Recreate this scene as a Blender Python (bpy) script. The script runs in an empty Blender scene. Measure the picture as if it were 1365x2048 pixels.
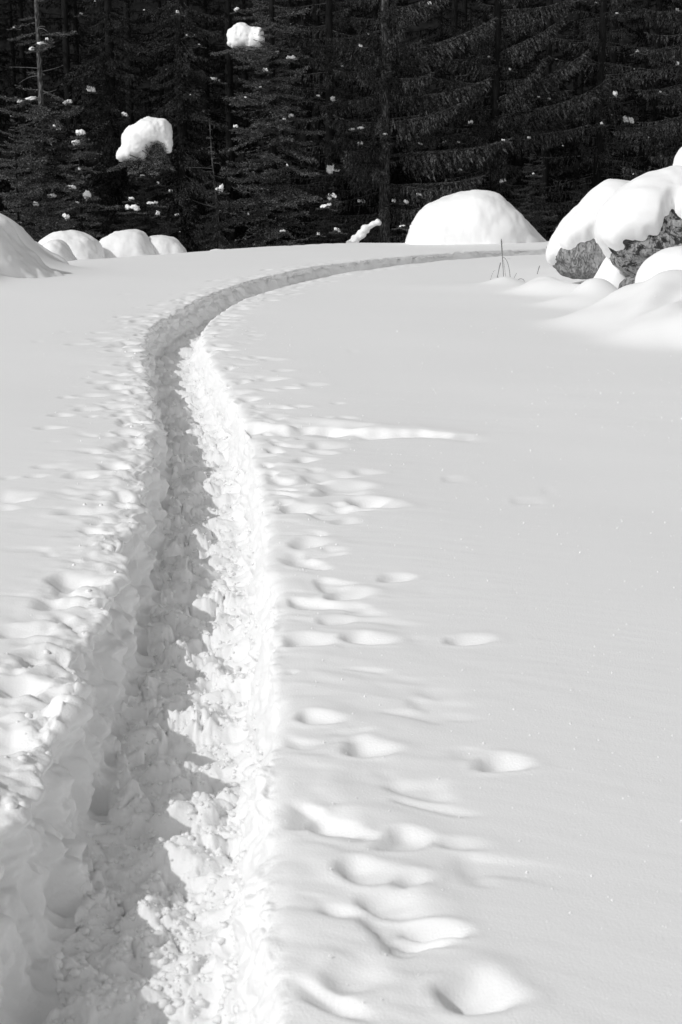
import bpy, bmesh, math, random
import numpy as np
from mathutils import Vector, Matrix

R = math.radians
scene = bpy.context.scene
COL = scene.collection

# ------------------------------------------------------------------ camera
PITCH, CAM_H, FPX = R(12.5), 1.5, 1024 / math.tan(R(20))
cam_data = bpy.data.cameras.new("camera")
cam_data.sensor_fit = 'VERTICAL'
cam_data.sensor_height = 36.0
cam_data.lens = 18 / math.tan(R(20))
cam_data.clip_start, cam_data.clip_end = 0.1, 1000
cam_data.dof.use_dof = True
cam_data.dof.focus_distance = 13.0
cam_data.dof.aperture_fstop = 9.0
cam = bpy.data.objects.new("camera", cam_data)
COL.objects.link(cam)
cam.location = (0, 0, CAM_H)
cam.rotation_euler = (R(90) - PITCH, 0, 0)
scene.camera = cam

# ------------------------------------------------------------------ sky, sun, exposure
SUN_EL, SUN_A = R(38.5), R(36)          # A: how far behind the camera the sun stands, measured from straight left
to_sun = Vector((-math.cos(SUN_A) * math.cos(SUN_EL), -math.sin(SUN_A) * math.cos(SUN_EL), math.sin(SUN_EL)))
world = bpy.data.worlds.new("World")
scene.world = world
world.use_nodes = True
nt = world.node_tree
nt.nodes.clear()
sky = nt.nodes.new('ShaderNodeTexSky')
sky.sky_type = 'NISHITA'
sky.sun_disc = False
sky.sun_elevation = SUN_EL
sky.sun_rotation = math.atan2(to_sun.x, to_sun.y)
bw = nt.nodes.new('ShaderNodeRGBToBW')        # the photograph is black and white
bg = nt.nodes.new('ShaderNodeBackground')
bg.inputs['Strength'].default_value = 0.15
wo = nt.nodes.new('ShaderNodeOutputWorld')
nt.links.new(sky.outputs[0], bw.inputs[0])
nt.links.new(bw.outputs[0], bg.inputs[0])
nt.links.new(bg.outputs[0], wo.inputs[0])
sun_data = bpy.data.lights.new("sun", 'SUN')
sun_data.energy = 2.0
sun_data.angle = R(0.5)
sun_data.color = (1, 1, 1)
sun = bpy.data.objects.new("sun", sun_data)
COL.objects.link(sun)
sun.rotation_euler = (-to_sun).to_track_quat('-Z', 'Y').to_euler()

scene.view_settings.view_transform = 'Standard'
scene.view_settings.look = 'None'
scene.view_settings.exposure = -0.07
scene.view_settings.gamma = 1.0
scene.view_settings.use_curve_mapping = False
scene.cycles.use_denoising = True
scene.cycles.max_bounces = 8
scene.cycles.diffuse_bounces = 5

# ------------------------------------------------------------------ rays of the camera, to measure places
def ray(px, py):
    a, b = (px - 682.5) / FPX, (1024 - py) / FPX
    return np.array([a, math.cos(PITCH) + b * math.sin(PITCH), -math.sin(PITCH) + b * math.cos(PITCH)])
def at(px, py, Y):
    r = ray(px, py); return np.array([0, 0, CAM_H]) + r * (Y / r[1])
def ground(px, py, z=0.0):
    r = ray(px, py); return np.array([0, 0, CAM_H]) + r * ((z - CAM_H) / r[2])
def ppm(Y):                                   # photograph pixels per metre at depth Y
    return FPX / Y

# ------------------------------------------------------------------ noise
def _h(ix, iy, iz, seed):
    M = np.uint32
    h = (ix.astype(np.int64) & 0xffffffff).astype(M) * M(0x8da6b343)
    h ^= (iy.astype(np.int64) & 0xffffffff).astype(M) * M(0xd8163841)
    h ^= (iz.astype(np.int64) & 0xffffffff).astype(M) * M(0xcb1ab31f)
    h ^= M((seed * 0x9e3779b1) & 0xffffffff)
    h ^= h >> M(16); h *= M(0x7feb352d); h ^= h >> M(15); h *= M(0x846ca68b); h ^= h >> M(16)
    return h.astype(np.float64) / 4294967295.0
def n2(x, y, seed=0):
    x = np.asarray(x, float); y = np.asarray(y, float)
    ix, iy = np.floor(x), np.floor(y); fx, fy = x - ix, y - iy
    ux, uy = fx * fx * fx * (fx * (fx * 6 - 15) + 10), fy * fy * fy * (fy * (fy * 6 - 15) + 10)
    z = np.zeros_like(ix)
    def g(dx, dy):
        a = _h(ix + dx, iy + dy, z, seed) * 2 * np.pi
        return np.cos(a) * (fx - dx) + np.sin(a) * (fy - dy)
    a = g(0, 0) * (1 - ux) + g(1, 0) * ux
    b = g(0, 1) * (1 - ux) + g(1, 1) * ux
    return (a * (1 - uy) + b * uy) * 1.5
def fbm2(x, y, seed=0, oct=4, gain=0.5):
    s, a = 0, 1.0
    for o in range(oct):
        s = s + a * n2(x * 2 ** o + 17.3 * o, y * 2 ** o - 9.1 * o, seed + o); a *= gain
    return s
def n3(p, seed=0):
    i = np.floor(p); f = p - i; u = f * f * (3 - 2 * f); r = 0
    for dx in (0, 1):
        for dy in (0, 1):
            for dz in (0, 1):
                w = (u[:, 0] if dx else 1 - u[:, 0]) * (u[:, 1] if dy else 1 - u[:, 1]) * (u[:, 2] if dz else 1 - u[:, 2])
                r = r + w * _h(i[:, 0] + dx, i[:, 1] + dy, i[:, 2] + dz, seed)
    return r * 2 - 1
def fbm3(p, seed=0, oct=4, gain=0.5):
    s, a = 0, 1.0
    for o in range(oct):
        s = s + a * n3(p * 2 ** o + 7.7 * o, seed + o); a *= gain
    return s
def caps(x, y, scale, seed, rmin=0.3, rmax=0.75):      # union of round lumps
    x = x / scale; y = y / scale
    ix, iy = np.floor(x), np.floor(y); out = np.zeros_like(x); z = np.zeros_like(ix)
    for dx in (-1, 0, 1):
        for dy in (-1, 0, 1):
            cx, cy = ix + dx, iy + dy
            jx = cx + _h(cx, cy, z, seed); jy = cy + _h(cx, cy, z, seed + 1)
            r = rmin + (rmax - rmin) * _h(cx, cy, z, seed + 2) ** 1.5
            d2 = (x - jx) ** 2 + (y - jy) ** 2
            out = np.maximum(out, np.sqrt(np.maximum(r * r - d2, 0)))
    return out * scale
def sst(a, b, x):
    t = np.clip((x - a) / (b - a), 0, 1); return t * t * (3 - 2 * t)

# ------------------------------------------------------------------ mesh helpers
def mesh_from(name, verts, faces, smooth=True):
    verts = np.asarray(verts, np.float32); faces = np.asarray(faces, np.int32)
    me = bpy.data.meshes.new(name)
    k = faces.shape[1]
    me.vertices.add(len(verts)); me.vertices.foreach_set("co", verts.ravel())
    me.loops.add(faces.size); me.loops.foreach_set("vertex_index", faces.ravel())
    me.polygons.add(len(faces))
    me.polygons.foreach_set("loop_start", np.arange(0, faces.size, k, dtype=np.int32))
    me.polygons.foreach_set("loop_total", np.full(len(faces), k, np.int32))
    me.update(calc_edges=True)
    me.polygons.foreach_set("use_smooth", np.full(len(faces), smooth))
    me.update()
    return me
def grid_faces(nr, nc, wrap=False):
    c = nc if wrap else nc - 1
    i, j = np.meshgrid(np.arange(nr - 1), np.arange(c), indexing='ij')
    j2 = (j + 1) % nc
    return np.stack([i * nc + j, i * nc + j2, (i + 1) * nc + j2, (i + 1) * nc + j], -1).reshape(-1, 4)
def link(name, me, mat, parent=None):
    o = bpy.data.objects.new(name, me)
    if mat is not None:
        if len(me.materials) == 0: me.materials.append(mat)
    COL.objects.link(o)
    if parent is not None: o.parent = parent
    return o
def empty(name, loc):
    o = bpy.data.objects.new(name, None); COL.objects.link(o); o.location = loc; o.empty_display_size = 0.2
    return o
def tag(o, label=None, cat=None, group=None, kind=None):
    if label: o['label'] = label
    if cat: o['category'] = cat
    if group: o['group'] = group
    if kind: o['kind'] = kind
    return o
def to_local(verts, loc):
    return np.asarray(verts, float) - np.asarray(loc, float)[None, :]

# ------------------------------------------------------------------ materials (all grey: a black-and-white photograph)
def new_mat(name):
    m = bpy.data.materials.new(name); m.use_nodes = True
    n = m.node_tree; b = n.nodes['Principled BSDF']
    return m, n, b
def snow_material(name, grain=0.0016, streak=0.0):
    m, n, b = new_mat(name)
    b.inputs['Base Color'].default_value = (0.895, 0.895, 0.895, 1)
    b.inputs['Roughness'].default_value = 0.75
    b.inputs['Specular IOR Level'].default_value = 0.15
    b.inputs['Subsurface Weight'].default_value = 0.12
    b.inputs['Subsurface Radius'].default_value = (1, 1, 1)
    b.inputs['Subsurface Scale'].default_value = 0.012
    tc = n.nodes.new('ShaderNodeTexCoord')
    t1 = n.nodes.new('ShaderNodeTexNoise'); t1.inputs['Scale'].default_value = 160; t1.inputs['Detail'].default_value = 3
    n.links.new(tc.outputs['Object'], t1.inputs['Vector'])
    bp = n.nodes.new('ShaderNodeBump'); bp.inputs['Strength'].default_value = 0.55; bp.inputs['Distance'].default_value = grain
    n.links.new(t1.outputs['Fac'], bp.inputs['Height'])
    last = bp
    if streak:
        mp = n.nodes.new('ShaderNodeMapping'); mp.vector_type = 'TEXTURE'
        mp.inputs['Rotation'].default_value = (0, 0, R(-24)); mp.inputs['Scale'].default_value = (0.34, 0.05, 0.1)
        n.links.new(tc.outputs['Object'], mp.inputs['Vector'])
        t2 = n.nodes.new('ShaderNodeTexNoise'); t2.inputs['Scale'].default_value = 1.0; t2.inputs['Detail'].default_value = 4
        n.links.new(mp.outputs[0], t2.inputs['Vector'])
        b2 = n.nodes.new('ShaderNodeBump'); b2.inputs['Strength'].default_value = 0.5; b2.inputs['Distance'].default_value = streak
        n.links.new(t2.outputs['Fac'], b2.inputs['Height']); n.links.new(bp.outputs[0], b2.inputs['Normal'])
        last = b2
    n.links.new(last.outputs[0], b.inputs['Normal'])
    return m
M_SNOW = snow_material("snow_surface", 0.0022, 0.0026)
M_TRENCH = snow_material("snow_broken", 0.0035)
M_CAP = snow_material("snow_cap", 0.004)

def ramp_material(name, scale, stops, rough=0.8, bump=0.0, stretch=None, spec=0.2, detail=6):
    m, n, b = new_mat(name)
    b.inputs['Roughness'].default_value = rough; b.inputs['Specular IOR Level'].default_value = spec
    tc = n.nodes.new('ShaderNodeTexCoord'); src = tc.outputs['Object']
    if stretch:
        mp = n.nodes.new('ShaderNodeMapping'); mp.inputs['Scale'].default_value = stretch
        n.links.new(src, mp.inputs['Vector']); src = mp.outputs[0]
    t = n.nodes.new('ShaderNodeTexNoise'); t.inputs['Scale'].default_value = scale; t.inputs['Detail'].default_value = detail
    n.links.new(src, t.inputs['Vector'])
    cr = n.nodes.new('ShaderNodeValToRGB'); el = cr.color_ramp.elements
    while len(el) < len(stops): el.new(0.5)
    for e, (p, v) in zip(el, stops): e.position = p; e.color = (v, v, v, 1)
    n.links.new(t.outputs['Fac'], cr.inputs['Fac']); n.links.new(cr.outputs[0], b.inputs['Base Color'])
    if bump:
        bp = n.nodes.new('ShaderNodeBump'); bp.inputs['Distance'].default_value = bump; bp.inputs['Strength'].default_value = 0.9
        n.links.new(t.outputs['Fac'], bp.inputs['Height']); n.links.new(bp.outputs[0], b.inputs['Normal'])
    return m
M_SPRUCE = ramp_material("spruce_needles", 16, [(0.40, 0.008), (0.66, 0.105)], 0.6)
M_FIR = ramp_material("fir_needles", 22, [(0.45, 0.008), (0.66, 0.28)], 0.55, spec=0.3)  # wide ramp paints lit tips and dark gaps into the needle colour
M_CEDAR = ramp_material("cedar_fronds", 16, [(0.40, 0.005), (0.68, 0.075)], 0.6)
M_BACK_SHADE = ramp_material("needles_painted_shade", 4, [(0.3, 0.003), (0.7, 0.010)], 0.8, spec=0.05)  # shade of the deep wood put into the needle colour
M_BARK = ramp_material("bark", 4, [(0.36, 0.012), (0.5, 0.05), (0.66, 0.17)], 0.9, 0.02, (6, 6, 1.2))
M_BARK_SHADE = ramp_material("bark_painted_shade", 3, [(0.3, 0.004), (0.7, 0.014)], 0.9, 0.02, (6, 6, 1.2))  # shaded copy of the bark: trunks darkened as if out of the sun
M_TWIG = ramp_material("dead_twig", 10, [(0.3, 0.09), (0.7, 0.2)], 0.9)
M_GAP_SHADE = ramp_material("ground_painted_shade", 2, [(0.3, 0.008), (0.7, 0.02)], 0.95, spec=0.0)  # darkness between the trunks painted into the ground colour
M_STALK = ramp_material("dry_stalk", 20, [(0.3, 0.12), (0.7, 0.25)], 0.8)

def rock_material(name, base, dark):
    m, n, b = new_mat(name)
    b.inputs['Roughness'].default_value = 0.85; b.inputs['Specular IOR Level'].default_value = 0.25
    tc = n.nodes.new('ShaderNodeTexCoord')
    def noise(scale, detail, dist=0, stretch=None, rot=None):
        src = tc.outputs['Object']
        if stretch:
            mp = n.nodes.new('ShaderNodeMapping'); mp.inputs['Scale'].default_value = stretch
            mp.inputs['Rotation'].default_value = rot or (0, 0, 0)
            n.links.new(src, mp.inputs['Vector']); src = mp.outputs[0]
        t = n.nodes.new('ShaderNodeTexNoise'); t.inputs['Scale'].default_value = scale; t.inputs['Detail'].default_value = detail
        t.inputs['Distortion'].default_value = dist; t.inputs['Roughness'].default_value = 0.65
        n.links.new(src, t.inputs['Vector']); return t
    def ramp(t, stops):
        cr = n.nodes.new('ShaderNodeValToRGB'); el = cr.color_ramp.elements
        while len(el) < len(stops): el.new(0.5)
        for e, (p, v) in zip(el, stops): e.position = p; e.color = (v, v, v, 1)
        n.links.new(t.outputs['Fac'], cr.inputs['Fac']); return cr
    a = ramp(noise(7, 8), [(0.3, base * 0.55), (0.55, base), (0.75, base * 1.5)])
    c = ramp(noise(3.2, 7, 1.2, (1.3, 1.3, 2.2), (0.3, 0.5, 0)), [(0.45, dark), (0.50, 1)] if dark < 1 else [(0.3, 0.7), (0.7, 1)])
    cr2 = noise(5, 5, 0.8, (2.5, 2.5, 0.8), (0.2, 0.25, 0))
    v = ramp(cr2, [(0.47, 1), (0.5, 0.35), (0.53, 1)])
    mx = n.nodes.new('ShaderNodeMix'); mx.data_type = 'RGBA'; mx.blend_type = 'MULTIPLY'; mx.inputs[0].default_value = 1
    n.links.new(a.outputs[0], mx.inputs[6]); n.links.new(c.outputs[0], mx.inputs[7])
    m2 = n.nodes.new('ShaderNodeMix'); m2.data_type = 'RGBA'; m2.blend_type = 'MULTIPLY'; m2.inputs[0].default_value = 0.8
    n.links.new(mx.outputs[2], m2.inputs[6]); n.links.new(v.outputs[0], m2.inputs[7])
    n.links.new(m2.outputs[2], b.inputs['Base Color'])
    bp = n.nodes.new('ShaderNodeBump'); bp.inputs['Distance'].default_value = 0.03; bp.inputs['Strength'].default_value = 0.8
    n.links.new(v.outputs[0], bp.inputs['Height'])
    bp2 = n.nodes.new('ShaderNodeBump'); bp2.inputs['Distance'].default_value = 0.03; bp2.inputs['Strength'].default_value = 0.7
    n.links.new(a.outputs[0], bp2.inputs['Height']); n.links.new(bp.outputs[0], bp2.inputs['Normal'])
    n.links.new(bp2.outputs[0], b.inputs['Normal'])
    return m
M_ROCK_PLAIN = rock_material("rock_weathered", 0.36, 1.0)
M_ROCK_LICHEN = rock_material("rock_with_lichen", 0.38, 0.14)

# ------------------------------------------------------------------ the snow field's shape
right_lip = [(545, 2048), (540, 1900), (522, 1600), (540, 1400), (535, 1300), (540, 1200), (527, 1080), (515, 980), (495, 860),
             (465, 800), (430, 740), (402, 690), (396, 660), (425, 630), (475, 600), (540, 575), (600, 561), (700, 543), (850, 526),
             (1000, 513), (1100, 507), (1260, 502)]
HW = 0.30
rl = np.array([ground(*p)[:2] for p in right_lip])
rl = np.vstack([[rl[0, 0] + 0.05, -3.0], [rl[0, 0] + 0.02, 0.5], rl])
seg = np.r_[0, np.cumsum(np.linalg.norm(np.diff(rl, axis=0), axis=1))]
sd = np.arange(0, seg[-1], 0.05)
rx, ry = np.interp(sd, seg, rl[:, 0]), np.interp(sd, seg, rl[:, 1])
for _ in range(2):                                     # smooth the bend, more so far away
    k = 19; ker = np.hanning(k + 2)[1:-1]; ker /= ker.sum()
    rx = np.convolve(np.pad(rx, k // 2, mode='edge'), ker, 'valid'); ry = np.convolve(np.pad(ry, k // 2, mode='edge'), ker, 'valid')
k = 121; ker = np.hanning(k + 2)[1:-1]; ker /= ker.sum()
fx = np.convolve(np.pad(rx, k // 2, mode='edge'), ker, 'valid'); fy = np.convolve(np.pad(ry, k // 2, mode='edge'), ker, 'valid')
w = sst(9, 16, ry); rx = rx * (1 - w) + fx * w; ry = ry * (1 - w) + fy * w
tx, ty = np.gradient(rx), np.gradient(ry)
kt = np.ones(41) / 41
tx = np.convolve(np.pad(tx, 20, mode='edge'), kt, 'valid'); ty = np.convolve(np.pad(ty, 20, mode='edge'), kt, 'valid')
tl = np.hypot(tx, ty); tx, ty = tx / tl, ty / tl
CX, CY = rx - ty * HW, ry + tx * HW                    # centre line of the trench; right-hand normal is (ty, -tx)
CS = np.r_[0, np.cumsum(np.hypot(np.diff(CX), np.diff(CY)))]
NX, NY = ty, -tx
EXT = 0.95

def trench_coords(x, y):
    idx = np.arange(0, len(CX), 3); out_v = np.empty(len(x)); out_i = np.empty(len(x), int)
    for a in range(0, len(x), 40000):
        b = slice(a, a + 40000)
        d2 = (x[b, None] - CX[None, idx]) ** 2 + (y[b, None] - CY[None, idx]) ** 2
        i = idx[np.argmin(d2, 1)]
        out_i[b] = i
        out_v[b] = (x[b] - CX[i]) * NX[i] + (y[b] - CY[i]) * NY[i]
        far = np.sqrt(d2.min(1)) > 3
        out_v[b] = np.where(far, 9.0, out_v[b])
    return out_v, out_i

rng = np.random.default_rng(11)
dimples = []       # x, y, radius across, radius along, depth, rotation
def dimple(px, py, wpx, depth, ry_f=1.0, rot=0.0):
    g = ground(px, py); dist = math.hypot(g[1], CAM_H)
    near = max(0, min(1, (py - 1350) / 300)) if px > 400 else 0
    r = (0.38 - .08 * near) * wpx / FPX * dist
    dimples.append((g[0], g[1], r, r * ry_f, depth * (.55 - .19 * near), rot))
for d in [(780, 1163, 75, .045), (930, 1290, 85, .05), (990, 1535, 130, .07, .8), (690, 1195, 110, .06, .8), (725, 1283, 120, .055, .7, -.5),
          (600, 1285, 120, .05, .8), (665, 1243, 60, .03), (725, 1500, 130, .06, .8, -.4), (620, 1445, 110, .05, .7), (650, 1650, 120, .05, 1.2, -.5),
          (790, 1680, 130, .06, 1.0, -.6), (720, 1740, 190, .07, .7, -.5), (810, 1765, 90, .05), (780, 1800, 210, .07, .6, -.5),
          (850, 1860, 150, .08, .7, -.4), (820, 1890, 120, .05, .6, -.3), (930, 1975, 220, .13, .9, -.4), (690, 1960, 200, .05, 1.0),
          (720, 945, 70, .03), (715, 1023, 60, .03), (690, 1047, 65, .03), (640, 905, 60, .035), (650, 990, 70, .04), (640, 955, 120, .05, .6),
          (590, 1020, 90, .05), (610, 1090, 100, .05), (150, 955, 70, .03), (140, 1165, 150, .06, .8), (110, 1215, 140, .06, .8), (200, 1000, 110, .04, .7),
          (150, 1028, 130, .05, .6), (40, 1270, 120, .05, .8), (30, 1390, 140, .08, .8), (110, 1405, 110, .09, .8), (190, 765, 50, .03), (150, 692, 60, .03),
          (245, 590, 30, .025), (60, 1330, 150, .06), (0, 1500, 130, .06), (480, 800, 60, .03), (600, 845, 140, .06, .8), (680, 850, 120, .05, .7),
          (620, 873, 90, .04, .8), (620, 770, 60, .03), (560, 742, 50, .03), (540, 720, 60, .03), (900, 1690, 170, .03, .6)]:
    dimple(*d)
s0, s1 = np.interp([6.5, 42], CY, CS)
def scatter(n, side, vmin, vmax, rmin, rmax, dmul):
    for _ in range(n):
        s = s0 + (s1 - s0) * rng.random() ** 1.15
        cx, cy = np.interp(s, CS, CX), np.interp(s, CS, CY); nx, ny = np.interp(s, CS, NX), np.interp(s, CS, NY)
        v = side * (HW + vmin + (vmax - vmin) * rng.random() ** 1.7)
        r = rmin + (rmax - rmin) * rng.random() ** 1.6
        dimples.append((cx + nx * v, cy + ny * v, r * (1.0 + .5 * rng.random()), r * (.8 + .5 * rng.random()), r * dmul * (.5 + .6 * rng.random()), rng.uniform(-.7, .3)))
scatter(230, -1, 0.03, 0.75, 0.03, 0.11, 0.36)
scatter(210, 1, 0.02, 0.65, 0.03, 0.10, 0.36)
scatter(40, -1, 0.6, 1.6, 0.02, 0.06, 0.35)
scatter(50, 1, 0.5, 1.6, 0.02, 0.06, 0.35)
dimples = np.array(dimples)

f0, f1 = ground(505, 846), ground(985, 868)          # the settled crack that runs off to the right
gt = ground(1012, 572)                                # grass drift
def H(x, y, fine=True):
    z = 0.035 * n2(x / 7 + 3.1, y / 9 + 1.7, 5) + 0.014 * n2(x / 2.1, y / 2.6, 6) + .0035 * n2(x / .75, y / .6, 7) * sst(25, 12, y)
    # edge of the open ground on the left and at the back
    yc = np.interp(x, [-6.4, -4.7, 0.3, 7, 20, 60], [36.5, 41.5, 51, 53, 55, 60])
    b1 = -6.5 - x + 0.25 * n2(y / 3, y * 0 + .5, 8)
    b2 = (y - yc) * 0.75
    u = np.maximum(np.maximum(b1, b2), 0)
    z = z - 1.5 * (1 - np.exp(-(u / 3.2) ** 2)) * sst(16, 26, y)
    # bank rising on the left
    g = np.exp(-(((x + 8.9) / 1.7) ** 2 + ((y - 27.5) / 3.2) ** 2)) * 1.1
    g += np.exp(-(((x + 7.2) / .9) ** 2 + ((y - 30) / 1.3) ** 2)) * 1.1
    g += np.exp(-(((x + 6.9) / .5) ** 2 + ((y - 26.2) / .9) ** 2)) * .30
    g += np.exp(-((((x + 6.75) + .25 * (y - 26.4)) / .28) ** 2 + ((y - 26.4) / 1.0) ** 2)) * .38
    g *= 1 + .12 * n2(x / .9, y / 1.2, 31)
    z = z + g
    # bank rising on the right to the boulders
    xb = np.where(y < 17.4, 3.0 + np.maximum(17.4 - y, 0) * 0.12, 3.0 + (y - 17.4) * 0.02) + 0.25 * n2(y / 2.3, y * 0 + 2.2, 12)
    q = np.maximum(x - xb, 0); gate = sst(10.5, 14.5, y) * (1 - sst(27, 34, y))
    z = z + gate * np.minimum(0.46 * q * q / (q + 1.2), 1.2) * (1 - .62 * sst(17.6, 19.8, y))
    for (px, py, Y, sx, sy, h) in [(1225, 650, 17.2, .6, .75, .21), (1290, 668, 16.2, .5, .55, .13), (1345, 680, 15.3, .55, .7, .26), (1192, 560, 21.0, .34, .6, .30), (1155, 600, 20.4, .45, .55, .13), (1226, 540, 23.1, .26, .35, .5),
                                   (1085, 590, 23.3, .45, .6, .16), (1325, 625, 18.0, .6, .5, .08), (1365, 640, 17.2, .6, .6, .10), (1290, 640, 17.7, .7, .35, .15), (1092, 552, 24.0, .38, .5, .17),
                                   (1130, 565, 23.0, .7, .5, .07), (1200, 560, 22.6, .6, .5, .06)]:
        c = at(px, py, Y)
        e = ((x - c[0]) / sx) ** 2 + ((y - c[1]) / sy) ** 2
        z = z + h * np.exp(-e ** 1.3)
    al, ac = .66 * x + .75 * y, -.75 * x + .66 * y        # soft overlapping folds of the bank
    z = z + gate * sst(0, .9, q) * (1 - sst(18.8, 20.5, y)) * .15 * (1 - n2(al / 2.6, ac / .62 + .3, 33) ** 2) ** 3
    e = ((x - gt[0]) / .32) ** 2 + ((y - gt[1] - .1) / .5) ** 2
    z = z + .13 * np.exp(-e)
    e = ((x - gt[0] + .2) / 1.3) ** 2 + ((y - gt[1] + .5) / 1.2) ** 2
    z = z + .05 * np.exp(-e)
    vb = (x - np.interp(y, CY, CX)) * np.interp(y, CY, NX)
    z = z + sst(17, 30, y) * (1 - sst(46, 54, y)) * .13 * np.where(vb < -HW, np.exp(-np.maximum(-vb - HW, 0) / 4.5), 1 - sst(-HW, -HW + .12, vb))
    if not fine: return z
    # the settled crack: the near side lies lower, its far side is a small bright step
    t = (x - f0[0]) / (f1[0] - f0[0])
    yl = f0[1] + (f1[1] - f0[1]) * t + 0.16 * n2(x * 1.7, x * 0 + 3.3, 21) + .05 * n2(x * 7, x * 0 + 1.3, 23)
    e = y - yl
    dep = np.interp(t, [-.15, 0.0, .35, .62, .85, 1.0], [0, .06, .07, .055, .03, 0.0]) * (1 + .3 * n2(x * 4, x * 0, 22))
    wid = np.interp(t, [0, .4, .6, 1], [.65, .55, .28, .16])
    lump = 1 + .8 * n2(x * 3.4, y * 3, 24) * sst(.65, .4, t)
    shp = np.where(e < -0.05, np.clip(1 + (e + .05) / wid, 0, 1) ** 1.4, 1 - sst(-.05, .015, e)) * np.clip(lump, .2, 1.6)
    z = z - dep * shp
    z = z + .2 * dep * np.exp(-((e - .12) / .14) ** 2)
    # scoops torn by snow thrown out of the trench, thick beside its edges
    side = np.abs(vb) - HW
    msk = np.where(vb > 0, np.exp(-(np.maximum(side, 0) / .30) ** 2) + .32 * np.exp(-((side - .38) / .2) ** 2) * sst(6.5, 2.5, y), np.exp(-(np.maximum(side, 0) / .34) ** 2)) * sst(.03, .15, side)
    c_, s_ = math.cos(R(-28)), math.sin(R(-28))
    wx_ = x + .07 * n2(x / .25, y / .25, 101); wy_ = y + .07 * n2(x / .25 + 9, y / .25, 102)
    ra_, rb_ = wx_ * c_ + wy_ * s_, -wx_ * s_ + wy_ * c_
    gg = n2(ra_ / .30, rb_ / .17, 103) + .35 * n2(ra_ / .13, rb_ / .07, 104)
    k2 = sst(7, 16, y)
    gg = gg * (1 - k2) + k2 * (n2(ra_ / .34, rb_ / .30, 105) + .3 * n2(ra_ / .15, rb_ / .14, 106))
    nr = sst(9, 5, y); z = z - msk * (.045 - .014 * nr) * sst(.12 + .16 * nr, .66, gg) + msk * (.014 - .009 * nr) * sst(.1, .7, -gg)
    x = x + .035 * n2(x / .16, y / .16, 107) * sst(14, 8, y); y = y + .035 * n2(x / .16, y / .16 + 7, 108) * sst(14, 8, y)
    for (dx, dy, ra, rb, dp, ro) in dimples:
        m = np.abs(y - dy) < 3.2 * max(ra, rb)
        m &= np.abs(x - dx) < 3.2 * max(ra, rb)
        if not m.any(): continue
        X, Y = x[m] - dx, y[m] - dy; c, s = math.cos(ro), math.sin(ro)
        a, b = (X * c + Y * s) / ra, (-X * s + Y * c) / rb
        a = np.where(a < 0, a / .68, a / 1.2); b = np.where(b < 0, b / .85, b / 1.1)
        ee = a * a + b * b + .12 * n2(X / ra * 1.7 + dx * 9, Y / rb * 1.7, 47)
        ee = np.maximum(ee, 0)
        z[m] -= dp * np.exp(-ee ** 1.35) - .16 * dp * np.exp(-((np.sqrt(ee) - 1.45) / .42) ** 2)
    return z
def ripples(x, y, v):                           # wind-combed relief beside the trench
    c, s = math.cos(R(-24)), math.sin(R(-24))
    a, b = x * c + y * s, -x * s + y * c
    near = np.exp(-(np.maximum(np.abs(v) - HW, 0) / .33) ** 2)
    ds = .0016 * np.maximum(np.hypot(x, y), 2.1) ** 1.3
    a = a + .25 * n2(x / .8, y / .8, 43); b = b + .06 * n2(x / .35, y / .35, 44)
    mod = np.clip(.5 + 1.1 * n2(x / .7, y / .9, 45), 0, 1.4)
    z = (.0008 + .0055 * near * mod) * n2(a / .38, b / .11, 41) * sst(.06, .02, ds)
    z = z + (.0005 + .0022 * near * mod) * n2(a / .15, b / .04, 42) * sst(.03, .008, ds)
    return z

# ---- field sheet: a fan of rings round the viewpoint, fine in front, coarse elsewhere
rs = [0.25]
while rs[-1] < 420:
    r = rs[-1]
    if r < 1.5: d = .12
    elif r < 60:
        d = .0066 * r ** 1.25
        if 9.2 < r < 11.6: d = .028
        if 14 < r < 30: d = min(d, .13)
        if 30 <= r < 47: d = min(d, .2)
    else: d = .06 * r
    rs.append(r + d)
rs = np.array(rs)
a_in = np.linspace(-R(17), R(17), 300)
a_mid = np.linspace(R(17), R(60), 44)[1:]; a_out = np.linspace(R(60), R(180), 24)[1:]
ang = np.r_[-a_out[::-1][1:], -a_mid[::-1], a_in, a_mid, a_out]
RR, AA = np.meshgrid(rs, ang, indexing='ij')
x, y = (RR * np.sin(AA)).ravel(), (RR * np.cos(AA)).ravel()
tv, ti = trench_coords(x, y)
z = H(x, y)
dsf = np.repeat(np.gradient(rs), len(ang))
z += ripples(x, y, tv)
inside = (1 - sst(HW + EXT - .62, HW + EXT - .02, np.abs(tv))) ** 2
z -= .9 * inside
me = mesh_from("snow_field", np.stack([x, y, z], 1), grid_faces(len(rs), len(ang), wrap=True)[:, ::-1])
tag(link("snow_field", me, M_SNOW), kind="structure")

# ---- the trodden trench: a strip that follows the path, walls and floor in full relief
rows = [np.interp(-2.5, CY, CS)]
while rows[-1] < CS[-1] - .5:
    yy = max(np.interp(rows[-1], CS, CY), 0)
    rows.append(rows[-1] + (.0016 * max(yy, 2.1) ** 1.3 if yy > 1.7 else .03))
S = np.array(rows)
cx, cy, nx, ny = (np.interp(S, CS, A) for A in (CX, CY, NX, NY))
nl = np.hypot(nx, ny); nx, ny = nx / nl, ny / nl
dS = np.gradient(S)
NE, NWL, NF, NWR = 54, 60, 104, 52
kE = (1 - np.linspace(0, 1, NE, endpoint=False)) ** 1.7
kWL = np.linspace(0, 1, NWL, endpoint=False)
kF = np.linspace(0, 1, NF, endpoint=False)
kWR = np.linspace(0, 1, NWR, endpoint=False)
kE2 = np.linspace(0, 1, NE) ** 1.7
one = np.ones((len(S), 1))
fs = S[:, None]
FAR = sst(19, 30, cy)[:, None]
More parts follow.
